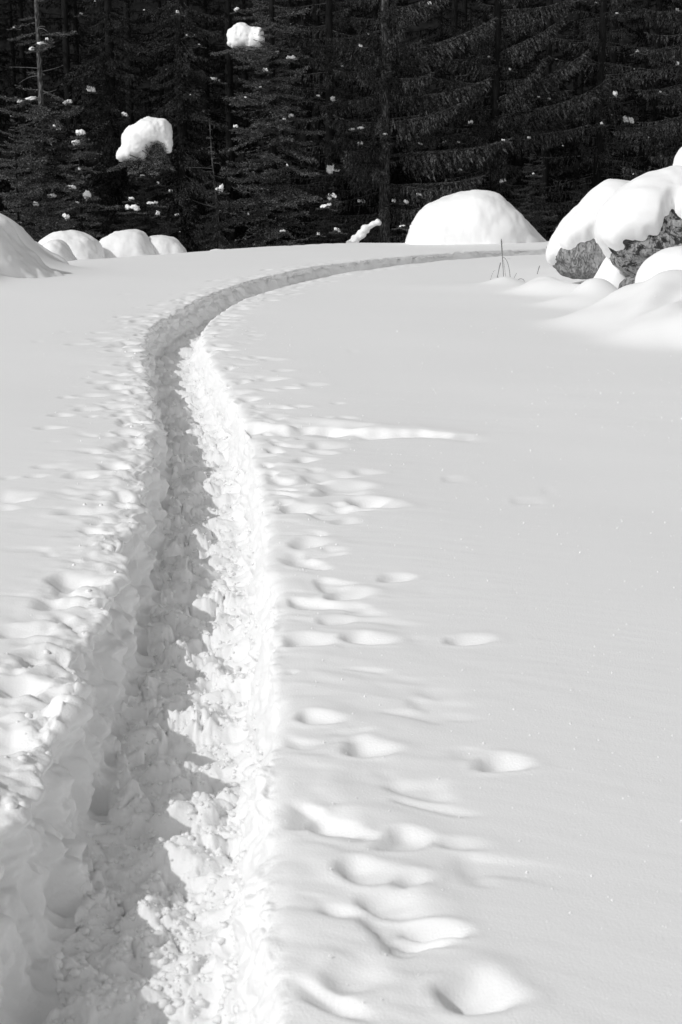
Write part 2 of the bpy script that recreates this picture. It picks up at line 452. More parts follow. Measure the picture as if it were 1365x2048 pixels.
depth = 0.315 * (1 - .42 * FAR) * (1 + .10 * n2(fs / 1.3, fs * 0, 51)) * sst(S[0], S[0] + .8, fs)
runL = .06 + .26 * FAR + .05 * np.clip(.5 + n2(fs / .5, fs * 0 + 4, 52), 0, 1.5)
runR = .10 + .04 * n2(fs / .8, fs * 0 + 8, 53)
lipL = .075 * n2(fs / .55, fs * 0 + 1, 54) + .055 * n2(fs / .17, fs * 0 + 2, 55)
lipR = .040 * n2(fs / .6, fs * 0 + 3, 56) + .016 * n2(fs / .2, fs * 0 + 5, 57)
sh = np.maximum(lipL, -.1)
V = np.concatenate([
    -HW - EXT * kE[None] * one + lipL * np.exp(-(EXT * kE[None] / .10)),
    (-HW + lipL) + (runL - lipL * .6) * kWL[None] ** 1.2,
    0 * kF[None] * one,
    0 * kWR[None] * one,
    0 * kE2[None] * one], 1)
vfl = -HW + lipL * .4 + runL
vfr = HW + lipR - runR
V[:, NE + NWL:NE + NWL + NF] = vfl + (vfr - vfl) * kF[None]
V[:, NE + NWL + NF:NE + NWL + NF + NWR] = vfr + runR * kWR[None]
V[:, NE + NWL + NF + NWR:] = HW + EXT * kE2[None] + lipR * np.exp(-(EXT * kE2[None] / .10))
step = .022 * np.sin(2 * np.pi * (S[:, None] / .34 + .4 * n2(fs / 1.1, fs * 0, 58)))
crossf = .025 * (2 * np.abs(kF[None] - .45)) ** 2
Z = np.concatenate([
    -.02 * np.exp(-(EXT * kE[None] / .06)) * one,
    -depth * (.03 + .97 * kWL[None] ** .85),
    -depth + crossf + step * np.sin(np.pi * kF[None]),
    -depth + (depth - .012) * (kWR[None] ** .9) + .025 * (1 - kWR[None]) * 1,
    -.012 * np.exp(-(EXT * kE2[None] / .10)) * one], 1)
# round the corners of the section
def smooth_cols(A, k, lo, hi):
    ker = np.hanning(k + 2)[1:-1]; ker /= ker.sum()
    P = np.pad(A, ((0, 0), (k // 2, k // 2)), mode='edge'); out = np.zeros_like(A)
    for i in range(k): out += ker[i] * P[:, i:i + A.shape[1]]
    B = A.copy(); B[:, lo:hi] = out[:, lo:hi]; return B
c0 = NE; c1 = NE + NWL; c2 = c1 + NF; c3 = c2 + NWR
for arr in (0,):
    V = smooth_cols(V, 7, c0 - 25, c3 + 25); Z = smooth_cols(Z, 9, c0 - 25, c3 + 25)
    Vr, Zr = smooth_cols(V, 21, c2 - 20, c3 + 30), smooth_cols(Z, 21, c2 - 20, c3 + 30)
    V, Z = Vr, Zr
arc = np.r_[0, np.cumsum(np.hypot(np.diff(V.mean(0)), np.diff(Z.mean(0))))]
AR = arc[None] * one; SS = fs * np.ones_like(V); DS = dS[:, None] * np.ones_like(V)
gv, gz = np.gradient(V, axis=1), np.gradient(Z, axis=1)
gl = np.hypot(gv, gz) + 1e-9
nv, nz = -gz / gl, gv / gl
cols = np.arange(V.shape[1])
m_wl = (sst(c0 - 8, c0 + 6, cols) * (1 - sst(c1 - 6, c1 + 8, cols)))[None]
m_fl = (sst(c1 - 6, c1 + 8, cols) * (1 - sst(c2 + 4, c2 + 26, cols)))[None]
m_wr = (sst(c2 + 4, c2 + 26, cols) * (1 - sst(c3 - 2, c3 + 12, cols)))[None]
m_lip = (sst(c0 - 34, c0 - 6, cols) * (1 - sst(c0 - 6, c0 + 4, cols)))[None]
def fade(size): return sst(size * 1.0, size * .42, DS)
wx = AR + .03 * n2(AR / .08, SS / .08, 60); ws = SS + .03 * n2(AR / .08, SS / .08, 61)
big = caps(wx, ws, .15, 70); mid = caps(wx, ws, .065, 73, .35, .8); sml = caps(wx, ws, .030, 76, .4, .8); tin = caps(wx, ws, .016, 79, .4, .8)
rough = np.clip(.55 + .9 * fbm2(AR / .25, SS / .3, 82, 3), 0.30, 1.3)
disp = m_wl * ((.062 + .03 * FAR) * fbm2(AR / .22, SS / (.16 + .3 * FAR), 62, 3) + .50 * big + rough * (.50 * mid * fade(.065) + .50 * sml * fade(.03) + .4 * tin * fade(.016)) - .065)
litside = sst(c1 + 45, c2 - 6, cols)[None]
disp += m_fl * (.018 * fbm2(AR / .15, SS / .15, 64, 3) + (1 - .15 * litside) * ((.42 + .2 * sst(6, 12, cy)[:, None]) * big + rough * (1.15 * mid * fade(.065) + 1.1 * sml * fade(.03) + 1.0 * tin * fade(.016))) - .07)
disp += m_wr * (.020 * fbm2(AR / .16, SS / .2, 66, 3) + rough * (.34 * mid * fade(.065) + .45 * sml * fade(.03) + .4 * tin * fade(.016)) - .025)
nearrow = sst(5.2, 4.0, cy)[:, None]
m_clod = (sst(c0 - 46, c0 - 30, cols) * (1 - sst(c0 - 2, c0 + 6, cols)))[None] * nearrow * np.clip(.2 + 1.6 * n2(AR / .3, SS / .35, 85), 0, 1.2)
disp += m_clod * (.55 * big + .55 * mid + .35 * sml)
disp += m_lip * (.30 * mid * rough * fade(.065) + .010 * fbm2(AR / .06, SS / .06, 68, 3) * fade(.06) + .25 * rough * sml * fade(.03))
V2, Z2 = V + nv * disp, Z + nz * disp
X = cx[:, None] + nx[:, None] * V2; Y = cy[:, None] + ny[:, None] * V2
hx, hy = X.ravel(), Y.ravel()
hz = H(hx.copy(), hy.copy()); hz_s = H(hx, hy, fine=False)
outside = (1 - sst(c0 - 6, c0 + 8, cols) * (1 - sst(c3 - 6, c3 + 12, cols)))[None] * one
o = outside.ravel()
hz = hz * o + hz_s * (1 - o) + o * ripples(hx, hy, V2.ravel())
# the very edges match the field sheet
edge = sst(0, .10, EXT + HW - np.abs(V2)).ravel()
Zw = Z2.ravel() + hz + .0001
TR = dict(X=X, Y=Y, Z=Zw.reshape(X.shape), S=S)
me = mesh_from("snow_trench", np.stack([hx, hy, Zw], 1), grid_faces(len(S), V.shape[1])[:, ::-1])
me.materials.append(M_TRENCH); me.materials.append(M_SNOW)
fc = np.arange(V.shape[1] - 1)
me.polygons.foreach_set("material_index", np.tile(np.where((fc < c0 - 14) | (fc > c3 + 6), 1, 0), len(S) - 1).astype(np.int32))
tag(link("snow_trench", me, M_TRENCH), kind="structure")
def Hs(x, y): return float(H(np.array([x], float), np.array([y], float), fine=False)[0])

# ---- loose crumbs of snow in the trench and on its edges (nobody could count them)
ico = bmesh.new(); bmesh.ops.create_icosphere(ico, subdivisions=1, radius=1)
ico.verts.ensure_lookup_table()
IV = np.array([v.co[:] for v in ico.verts]); IF = np.array([[v.index for v in f.verts] for f in ico.faces]); ico.free()
def scatter_lumps(P, size, seed, squash=.8):
    r = np.random.default_rng(seed); n = len(P)
    v = IV[None] * (1 + .35 * r.standard_normal((n, len(IV), 1)) * .6) * size[:, None, None]
    v[:, :, 2] *= squash
    v += P[:, None]
    f = IF[None] + (np.arange(n) * len(IV))[:, None, None]
    return v.reshape(-1, 3), f.reshape(-1, 3)
r = np.random.default_rng(5)
nrow = np.searchsorted(cy, 16); row0 = np.searchsorted(cy, 2.0)
n = 11000
ri = r.integers(row0, nrow, n); cl = r.integers(c0 - 26, c3 + 4, n)
keep = np.where((cl > c1 + 4) & (cl < c2 + 22), 1, np.where(cl < c0 - 4, .12, 0)) > r.random(n)
ri, cl = ri[keep], cl[keep]
P = np.stack([X[ri, cl], Y[ri, cl], TR['Z'][ri, cl]], 1)
size = .003 + .012 * r.random(len(P)) ** 2.5; P[:, 2] += size * .1
vv, ff = scatter_lumps(P, size, 6)
tag(link("snow_crumbs", mesh_from("snow_crumbs", vv, ff), M_TRENCH), label="small loose crumbs of snow strewn along the trodden trench", cat="snow", kind="stuff")

# ---- glinting crystals on the smooth snow
m, nn, b = new_mat("ice_crystal"); b.inputs['Base Color'].default_value = (.95, .95, .95, 1); b.inputs['Roughness'].default_value = .25
b.inputs['Specular IOR Level'].default_value = .8
n = 1700
yy = 2.4 * (17 / 2.4) ** r.random(n); xx = (r.random(n) * .5 - .24) * yy + .35
tvv, _ = trench_coords(xx, yy); ok = np.abs(tvv) > HW + .05; xx, yy = xx[ok], yy[ok]
zz = H(xx.copy(), yy.copy())
tw, _ = trench_coords(xx, yy)
size = (.0006 + .0017 * r.random(len(xx)) ** 3) * (yy / 3) ** .6
vv, ff = scatter_lumps(np.stack([xx, yy, zz + size * .7], 1), size, 8, 1.3)
tag(link("snow_crystals", mesh_from("snow_crystals", vv, ff, False), m), label="tiny glinting ice crystals on the smooth snow surface", cat="ice crystals", kind="stuff")

# ------------------------------------------------------------------ soft snow bodies
def blob_mesh(ells, voxel=.05, smooth=6, noise=((.5, .03),), seed=0, clip_z=None):
    bm = bmesh.new()
    for (c, rad, rz) in ells:
        mt = Matrix.Translation(Vector(c)) @ Matrix.Rotation(rz, 4, 'Y') @ Matrix.Diagonal(Vector((*rad, 1)))
        bmesh.ops.create_icosphere(bm, subdivisions=4, radius=1, matrix=mt)
    tmp = bpy.data.meshes.new("tmp"); bm.to_mesh(tmp); bm.free()
    o = bpy.data.objects.new("tmp", tmp); COL.objects.link(o)
    mod = o.modifiers.new("r", 'REMESH'); mod.mode = 'VOXEL'; mod.voxel_size = voxel
    sm = o.modifiers.new("s", 'SMOOTH'); sm.iterations = smooth; sm.factor = .5
    dg = bpy.context.evaluated_depsgraph_get(); dg.update()
    me = bpy.data.meshes.new_from_object(o.evaluated_get(dg))
    bpy.data.objects.remove(o); bpy.data.meshes.remove(tmp)
    nvt = len(me.vertices); co = np.empty(nvt * 3, np.float32); me.vertices.foreach_get("co", co); co = co.reshape(-1, 3).astype(float)
    no = np.empty(nvt * 3, np.float32); me.vertices.foreach_get("normal", no); no = no.reshape(-1, 3)
    for i, (sc, am) in enumerate(noise):
        co = co + no * (am * fbm3(co / sc + seed * 3.7, seed + i, 3))[:, None]
    me.vertices.foreach_set("co", co.astype(np.float32).ravel())
    me.polygons.foreach_set("use_smooth", np.full(len(me.polygons), True)); me.update()
    return me
def px_ell(px, py, Y, wpx, hpx, dm, rot=0.0):       # an ellipsoid measured in photograph pixels at depth Y; dm = half depth in metres
    c = at(px, py, Y); k = ppm(Y)
    return (tuple(c), (wpx / k, dm, hpx / k), rot)
def place(name, ells, mat, parent=None, **kw):
    base = np.array(ells[0][0]); base[2] = min(e[0][2] - e[1][2] for e in ells)
    if parent is not None: base = np.array(parent.location)
    loc = [(tuple(np.array(c) - base), r_, a) for c, r_, a in ells]
    o = link(name, blob_mesh(loc, **kw), mat, parent)
    if parent is None: o.location = base
    return o

N1 = ((.9, .04), (.25, .008))
def outline_mound(label, Y, outline, base_py, depth, seed, noise=((.8, .09), (.3, .018), (.1, .004)), power=.75, lean=0.0, group=None):
    """a drift whose crest line is measured; its section from front to back is a rounded dome"""
    px = np.linspace(outline[0][0], outline[-1][0], 110)
    py = np.interp(px, [o_[0] for o_ in outline], [o_[1] for o_ in outline])
    ker = np.hanning(23)[1:-1]; ker /= ker.sum(); py = np.convolve(np.pad(py, 10, mode='reflect', reflect_type='odd'), ker, 'valid')
    pts = np.array([at(a_, b_, Y) for a_, b_ in zip(px, py)]); zb = at(px[0], base_py, Y)[2] - .15
    h = np.maximum(pts[:, 2] - zb, .02); D = depth * (h / h.max()) ** .6
    ph = np.linspace(0, np.pi, 64)
    cs, sn = np.cos(ph)[None], np.sin(ph)[None]
    y_ = Y - D[:, None] * np.sign(cs) * np.abs(cs) ** .9 + lean * h[:, None] * sn; z_ = zb + h[:, None] * sn ** power
    x_ = pts[:, :1] * np.ones_like(y_)
    v = np.stack([x_, y_, z_], -1).reshape(-1, 3); base = np.array([pts[:, 0].mean(), Y, zb]); v = v - base
    me = mesh_from("snow_mound", v, grid_faces(110, 64)[:, ::-1])
    no = np.empty(len(v) * 3, np.float32); me.vertices.foreach_get("normal", no); no = no.reshape(-1, 3)
    if no[64 * 55 + 32, 2] < 0: me.flip_normals(); no = -no
    for i, (sc, am) in enumerate(noise): v = v + no * (am * fbm3((v + base) / sc + seed * 1.3, seed + i, 3))[:, None]
    me.vertices.foreach_set("co", v.astype(np.float32).ravel()); me.update()
    o_ = link("snow_mound", me, M_CAP); o_.location = base
    return tag(o_, label, "snow mound", group)
outline_mound("large smooth snow mound with a pointed top beyond the trench's far end", 50, [(808, 490), (814, 465), (822, 445), (840, 420), (865, 402), (900, 386), (935, 377), (965, 376), (988, 382), (1008, 396), (1022, 412), (1040, 430), (1060, 452), (1075, 470), (1096, 492)], 492, 2.0, 2,
              ((1.3, .13), (.4, .03), (.12, .006)))
outline_mound("snow bank sloping down to the right at the left edge", 27.2, [(-150, 425), (-60, 425), (-10, 434), (8, 446), (20, 470), (45, 500), (70, 522), (100, 545), (140, 566)], 572, 1.6, 41, ((.8, .12), (.25, .02)))
outline_mound("low snow shoulder between the left bank and the shaded snow hump", 31, [(5, 552), (22, 500), (42, 480), (66, 486), (98, 510), (132, 532), (165, 552)], 556, 1.0, 43)
outline_mound("rounded snow mound with a shaded hollow beneath, left of the twin humps", 40, [(62, 515), (72, 492), (85, 477), (110, 466), (140, 462), (170, 466), (190, 478), (202, 500), (208, 530)], 530, 1.0, 3)
outline_mound("small grey shaded snow hump in front of the rounded mound at left", 37, [(64, 530), (78, 490), (95, 480), (115, 478), (130, 485), (140, 503), (165, 530), (190, 545)], 545, .8, 4)
outline_mound("taller bright left hump of the twin snow humps by the forest", 41.5, [(188, 530), (198, 488), (220, 469), (250, 461), (280, 465), (297, 476), (312, 498), (326, 530)], 530, 1.1, 5)
outline_mound("lower flatter right hump of the twin snow humps by the forest", 42.3, [(270, 530), (290, 482), (305, 474), (325, 471), (345, 475), (362, 487), (374, 505), (382, 530)], 530, 1.0, 6)
outline_mound("low snow hump barely showing over the crest, right of the twin humps", 47.5, [(400, 512), (420, 500), (440, 496), (460, 498), (480, 508)], 514, .7, 7)
outline_mound("small round snow hump on top of the left bank", 32, [(-30, 520), (0, 455), (20, 446), (35, 447), (44, 456), (50, 475), (58, 500)], 520, .7, 8)
outline_mound("steep white snow peak at the far right edge behind the boulders", 30, [(1325, 520), (1342, 380), (1354, 318), (1372, 294), (1410, 286), (1460, 305), (1510, 380), (1560, 520)], 520, 1.2, 9)

def boulder_rock(center, radii, planes, seed, rough=.05, sub=6):
    bm = bmesh.new(); bmesh.ops.create_icosphere(bm, subdivisions=sub, radius=1)
    me = bpy.data.meshes.new("rock"); bm.to_mesh(me); bm.free()
    co = np.array([v.co[:] for v in me.vertices]); d = co / np.linalg.norm(co, axis=1)[:, None]
    rr = np.ones(len(d))
    for (n_, dist) in planes:
        n_ = np.array(n_, float); n_ /= np.linalg.norm(n_)
        q = d @ n_; lim = np.where(q > .05, dist / np.maximum(q, .05), 9)
        rr = -np.log(np.exp(-14 * rr) + np.exp(-14 * lim)) / 14
    p = d * rr[:, None]
    rid = 1 - np.abs(fbm3(p * 2.3 + seed, seed + 9, 5, .55))
    p = p * (1 + rough * fbm3(p * 1.7 + seed, seed, 4) + rough * .9 * (rid - .7) + .35 * rough * fbm3(p * np.array([9, 9, 3.5]) + seed, seed + 4, 3))[:, None]
    p = p * np.array(radii)[None]
    me.vertices.foreach_set("co", p.astype(np.float32).ravel())
    me.polygons.foreach_set("use_smooth", np.full(len(me.polygons), False)); me.update()
    return me
def project(p):
    q = p - np.array([0, 0, CAM_H]); d = q[:, 1] * math.cos(PITCH) - q[:, 2] * math.sin(PITCH); u = q[:, 1] * math.sin(PITCH) + q[:, 2] * math.cos(PITCH)
    return 682.5 + FPX * q[:, 0] / d, 1024 - FPX * u / d
def boulder(label, px, py, Y, radii, planes, seed, mat, edge=None, T=.26, rough=.05, lip=.11, ragged=13, top=1.0):
    c = at(px, py, Y)
    base = np.array([c[0], c[1], c[2] - radii[2]])
    t = empty("boulder", base); tag(t, label, "boulder")
    rk = link("rock", boulder_rock(c, radii, planes, seed, rough, 6 if radii[0] > .8 else 5), mat, t); rk.location = (0, 0, radii[2])
    if edge:                                           # snow lies on the stone down to the edge seen in the photograph
        me = boulder_rock(c, radii, planes, seed, 0.006, 6 if radii[0] > .8 else 5)
        p = np.array([v.co[:] for v in me.vertices]); up = np.clip(p[:, 2] / radii[2], -1, 1)
        me.update(); no = np.array([v.normal[:] for v in me.vertices])
        ux, uy = project(p + c)
        ye = np.interp(ux, [e[0] for e in edge], [e[1] for e in edge]) + ragged * fbm3(p * 4 + seed, seed + 40, 5, .65)
        front = 1 - sst(.2, .6, no[:, 1])
        e = (ye - uy) / ppm(Y) + (1 - front) * 3
        th = T * (.62 + .38 * up * top) * (1 + .22 * fbm3(p * 1.6 + 4, seed + 41, 2))
        th = np.where(e > 0, th * np.clip(e / lip, 0, 1) ** .5, -.07)
        th = th + np.where(e > 0, .012 * fbm3(p * 9, seed + 42, 3), 0)
        d = no * .6 + np.array([0, 0, .55]); d /= np.linalg.norm(d, axis=1)[:, None]
        q = p + d * th[:, None] + np.where(e <= 0, 0, 0)[:, None]
        q = np.where((e > 0)[:, None], q, p * .93)
        me.vertices.foreach_set("co", q.astype(np.float32).ravel()); me.polygons.foreach_set("use_smooth", np.full(len(me.polygons), True)); me.update()
        cap = link("snow_cap", me, M_CAP, t); cap.location = (0, 0, radii[2])
        sm = cap.modifiers.new("soften", 'SMOOTH'); sm.iterations = 5; sm.factor = .5
    return t
boulder("tilted grey boulder, bare flat face, thick snow cap, left of the lichen-spotted boulder", 1215, 490, 24.2, (.98, .8, .80),
        [((-.25, -.95, .05), .70), ((.5, -.8, .1), .8), ((0, 0, -1), .7), ((-.5, -.3, -.6), .9), ((-.80, 0, .60), .68)], 3, M_ROCK_PLAIN,
        [(1000, 900), (1108, 900), (1115, 508), (1126, 505), (1150, 488), (1180, 474), (1215, 469), (1400, 466)], T=.26)
boulder("large overhanging boulder with black lichen spots under a deep snow cap at right edge", 1342, 478, 22.3, (1.02, .9, .74),
        [((-.15, -1, .0), .72), ((.6, -.8, .2), .8), ((-.3, -.6, -.75), .72), ((-.8, -.1, -.35), .95), ((0, -.2, -1), .8), ((.1, -.55, .8), .8)], 7, M_ROCK_LICHEN,
        [(1100, 500), (1205, 508), (1213, 515), (1232, 509), (1262, 491), (1300, 481), (1316, 470), (1320, 448), (1326, 432), (1342, 420), (1353, 428), (1370, 442), (1420, 448), (1500, 430)], T=.34)
boulder("boulder wholly rounded over with snow, a sliver of dark rock at its foot", 1368, 572, 20.3, (.62, .6, .40), [((0, 0, -1), .8)], 12, M_ROCK_PLAIN,
        [(1200, 900), (1279, 900), (1285, 601), (1310, 597), (1316, 900), (1500, 900)], T=.16, ragged=3)
boulder("small bare grey stone in the dark gap beneath the overhanging boulder", 1272, 578, 21.3, (.26, .25, .2), [((-.3, -1, .2), .75)], 15, M_ROCK_PLAIN)

# ------------------------------------------------------------------ dry grass by the right bank
def tube(points, radii, sides=6):
    P = np.array(points, float); n = len(P); T = np.gradient(P, axis=0); T /= np.linalg.norm(T, axis=1)[:, None] + 1e-9
    ref = np.array([0, 0, 1.0]) if abs(T[0, 2]) < .9 else np.array([1.0, 0, 0])
    A = np.cross(T, ref); A /= np.linalg.norm(A, axis=1)[:, None] + 1e-9; B = np.cross(T, A)
    th = np.linspace(0, 2 * np.pi, sides, endpoint=False)
    v = P[:, None] + np.array(radii)[:, None, None] * (np.cos(th)[None, :, None] * A[:, None] + np.sin(th)[None, :, None] * B[:, None])
    f = [[i * sides + j, i * sides + (j + 1) % sides, (i + 1) * sides + (j + 1) % sides, (i + 1) * sides + j] for i in range(n - 1) for j in range(sides)]
    return v.reshape(-1, 3), np.array(f)
def curve_pts(pts, n=9):
    pts = np.array(pts, float); t = np.linspace(0, 1, n)
    k = len(pts) - 1; out = 0
    for i in range(k + 1): out = out + math.comb(k, i) * (t ** i * (1 - t) ** (k - i))[:, None] * pts[i]
    return out
def grass(label, base_px, stems):
    g = ground(*base_px); g[2] = Hs(g[0], g[1]); t = tag(empty("grass_tuft", g), label, "grass"); Y = g[1]
    for nm, pts, r0, r1, bulge in stems:
        P = np.array([at(px, py, Y + .04 * i) for i, (px, py) in enumerate(pts)]) - g
        P[0, 2] = -.08
        C = curve_pts(P, 12)
        rad = np.linspace(r0, r1, 12)
        if bulge: rad = np.where(np.arange(12) > 6, bulge, rad); rad[-1] = .002
        v, f = tube(C, rad, 6); link(nm, mesh_from(nm, v, f), M_STALK, t)
    return t
grass("clump of dry stalks with a tall dark seed head poking from the snow", (1012, 568),
      [("stem", [(1021, 566), (1022, 530), (1012, 512), (1005, 515)], .006, .004, 0), ("seed_head", [(1009, 545), (1006, 520), (1004, 495), (1003, 477)], .005, .012, .012),
       ("stem", [(992, 566), (996, 550), (1000, 530), (1002, 525)], .005, .009, .010), ("blade", [(980, 566), (983, 545), (991, 540)], .004, .002, 0),
       ("blade", [(1004, 564), (998, 552), (994, 553)], .006, .003, 0), ("blade", [(1022, 566), (1032, 548), (1034, 546)], .004, .003, 0),
       ("blade", [(1028, 564), (1036, 552), (1050, 556), (1050, 566)], .007, .004, 0), ("blade", [(1014, 566), (1010, 540), (1008, 520)], .004, .002, 0)])
grass("single short dark stalk leaning right beside the left snow-capped boulder", (1073, 553),
      [("stem", [(1073, 553), (1076, 542), (1080, 531)], .006, .009, .009)])
grass("thin dry stalk standing in the far trench before the boulders", (1095, 512), [("stem", [(1095, 510), (1094, 500), (1093, 493)], .008, .006, 0)])

# ------------------------------------------------------------------ forest floor, with an added slope behind that blocks the sky
gx, gy = np.meshgrid(np.linspace(-120, 120, 60), np.linspace(61, 210, 44))
gz = -1.25 + .25 * n2(gx / 5, gy / 5, 90) + sst(84, 200, gy) * 60
me = mesh_from("forest_floor_sky_block", np.stack([gx, gy, gz], -1).reshape(-1, 3), grid_faces(*gx.shape))
tag(link("forest_floor_sky_block", me, M_GAP_SHADE), kind="structure")

# ------------------------------------------------------------------ conifers
def tufts(P, D, n_per, L, Wd, spread, r):                # needle tufts along strands: P,D (strand start, vector)
    ns = len(P)
    idx = np.repeat(np.arange(ns), n_per); N = len(idx)
    u = r.random(N)
    base = P[idx] + D[idx] * u[:, None]
    dn = D[idx] / (np.linalg.norm(D[idx], axis=1)[:, None] + 1e-9)
    dr = dn + spread * r.standard_normal((N, 3)); dr /= np.linalg.norm(dr, axis=1)[:, None]
    sd = np.cross(dr, r.standard_normal((N, 3))); sd /= np.linalg.norm(sd, axis=1)[:, None] + 1e-9
    l = L * (.6 + .8 * r.random(N))[:, None]; w_ = Wd * (.6 + .8 * r.random(N))[:, None]
    return np.stack([base - sd * w_ * .5, base + sd * w_ * .5, base + dr * l], 1)
def axis_curve(L, droop, tip, n=40):
    u = np.linspace(0, 1, n); x = L * u * (1 - .06 * u)
    z = -droop * L * np.sin(u * np.pi * .62) * u ** .5 + tip * L * np.clip(u - .55, 0, 1) ** 2 * 3
    return u, x, z
def branch_proto(kind, r, dens=1.0):
    """tris of a branch of unit length 1 m-ish, growing along +x"""
    out = []
    if kind == 'spruce':
        L = 3.0; u, ax, az = axis_curve(L, .05, .10)
        n = int(100 * dens); us = .10 + .90 * r.random(n) ** .85
        side = r.choice([-1, 1], n); wy = (.06 + .34 * (1 - us)) * L * .42 * r.random(n) ** 1.5
        px = np.interp(us, u, ax) + .4 * wy; pz = np.interp(us, u, az) - .10 * wy
        P = np.stack([px, side * wy, pz], 1)
        hang = (.25 + .75 * r.random(n) ** 1.3) * np.clip(1.25 - us, .25, 1) * 1.0
        D = np.stack([.16 * hang * (1 + r.standard_normal(n) * .6), side * .10 * hang + .05 * r.standard_normal(n), -hang], 1)
        out.append(tufts(P, D, 8, .17, .05, .2, r))
        # twigs lying along the top of the limb, lifting at its tip
        m = int(46 * dens); us = .25 + .75 * r.random(m); sd = r.choice([-1, 1], m)
        P = np.stack([np.interp(us, u, ax), 0 * us, np.interp(us, u, az)], 1); l = .22 + .4 * (1 - us)
        D = np.stack([l * .8, sd * l * (.3 + .4 * r.random(m)), l * (-.15 + .35 * (us - .5))], 1)
        out.append(tufts(P, D, 7, .13, .04, .30, r))
    elif kind == 'fir':
        L = 1.5; u, ax, az = axis_curve(L, .10, .10)
        n = int(30 * dens); us = .12 + .88 * np.linspace(0, 1, n); sd = np.where(np.arange(n) % 2, 1, -1)
        l = .16 + .42 * (1 - us) * np.clip(us * 4, .4, 1)
        P = np.stack([np.interp(us, u, ax), 0 * us, np.interp(us, u, az)], 1)
        D = np.stack([l * .75, sd * l * .75, l * .06 * r.standard_normal(n) - .03], 1)
        out.append(tufts(P, D, 11, .085, .032, .55, r) + np.array([0, 0, .01]))
        # second order twigs
        k = np.repeat(np.arange(n), 3); f = r.random(len(k)); P2 = P[k] + D[k] * f[:, None]
        D2 = D[k] * (.28 + .2 * r.random(len(k)))[:, None]; s2 = r.choice([-1, 1], len(k)); c, s = .75, .66
        D2 = np.stack([D2[:, 0] * c - s2 * D2[:, 1] * s, s2 * D2[:, 0] * s + D2[:, 1] * c, D2[:, 2] + .03 * r.standard_normal(len(k))], 1)
        out.append(tufts(P2, D2, 4, .08, .032, .5, r))
    elif kind == 'cedar':
        L = 2.2; u, ax, az = axis_curve(L, .30, .05)
        n = int(80 * dens); us = .08 + .92 * r.random(n); sd = r.choice([-1, 1], n); wy = .5 * (1.1 - us) * r.random(n)
        P = np.stack([np.interp(us, u, ax), sd * wy, np.interp(us, u, az) - .08 * wy], 1); l = .2 + .3 * r.random(n)
        D = np.stack([l * .45, sd * l * .35 * r.random(n), -l * (.35 + .5 * r.random(n))], 1)
        out.append(tufts(P, D, 7, .12, .055, .42, r))
    tri = np.concatenate(out)
    # the limb itself: two thin ribbons
    p = np.stack([ax, 0 * ax, az], 1)[::4]; rad = np.linspace(.028, .004, len(p)) * (L / 2.2)
    v, f = tube(p, rad, 4); q = np.array([[v[a], v[b], v[c]] for a, b, c, d in f] + [[v[a], v[c], v[d]] for a, b, c, d in f])
    return np.concatenate([tri, q]) / L
proto_rng = np.random.default_rng(77)
PROTO = {(k, d): [branch_proto(k, proto_rng, dens) for _ in range(5)] for k in ('spruce', 'fir', 'cedar') for d, dens in (('hi', 1.0), ('lo', .24))}
def put_branch(tri, L, az, pitch, base, roll=0.0):
    c, s = math.cos(pitch), math.sin(pitch); Mp = np.array([[c, 0, -s], [0, 1, 0], [s, 0, c]])
    c, s = math.cos(az), math.sin(az); Mz = np.array([[c, -s, 0], [s, c, 0], [0, 0, 1]])
    c, s = math.cos(roll), math.sin(roll); Mr = np.array([[1, 0, 0], [0, c, -s], [0, s, c]])
    sc = np.array([L, L ** .75, L ** .75 * 1.0])
    return (tri * sc) @ (Mz @ Mp @ Mr).T + np.asarray(base)
def crown_tris(kind, height, z0, radius, r, step=.34, per=5, taper=.9, detail_top=10.8, lean=(0, 0), gap=None):
    out = []; z = z0
    while z < height - .15:
        f = (z - z0) / (height - z0)
        rad = radius * (1 - f) ** taper * (.75 + .25 * min(1, (z - z0) / 1.5 + .5)) + .12
        for i in range(per):
            if gap and gap[0] < z < gap[1] and r.random() < gap[2]: continue
            q = 'hi' if z < detail_top else 'lo'
            L = rad * (.4 + .75 * r.random()); a = r.random() * 2 * np.pi
            pitch = {'spruce': r.uniform(-.18, .18), 'fir': r.uniform(-.38, .22), 'cedar': r.uniform(-.25, .1)}[kind] + .5 * f * f
            zz = z + r.uniform(-.5, .5) * step
            q = 'lo' if math.sin(a) > .3 else q
            out.append(put_branch(PROTO[(kind, q)][r.integers(5)], L, a, pitch, (lean[0] * zz, lean[1] * zz, zz), r.uniform(-.2, .2)))
        z += step * (.8 + .4 * r.random()) * (1.0 if z < detail_top else 1.5)
    return out
def tris_mesh(name, tris):
    T = np.concatenate(tris); v = T.reshape(-1, 3)
    return mesh_from(name, v, np.arange(len(v)).reshape(-1, 3), False)
def trunk_mesh(height, rad, lean=(0, 0), seed=0, bend=.04):
    t = np.linspace(0, 1, 26); P = np.stack([lean[0] * t * height + bend * n2(t * 3 + seed, t * 0, seed), lean[1] * t * height + bend * n2(t * 3 + seed, t * 0 + 5, seed), -.6 + t * (height + .6)], 1)
    rr = rad * ((1 - t) ** .8 * .97 + .03) * (1 + .35 * np.exp(-t * 25)) * (1 + .08 * n2(t * 30, t * 0, seed + 1))
    v, f = tube(P, rr, 12); return mesh_from("trunk", v, f)
TREES = []      # (root, crown world points) so that snow can be laid on the limbs
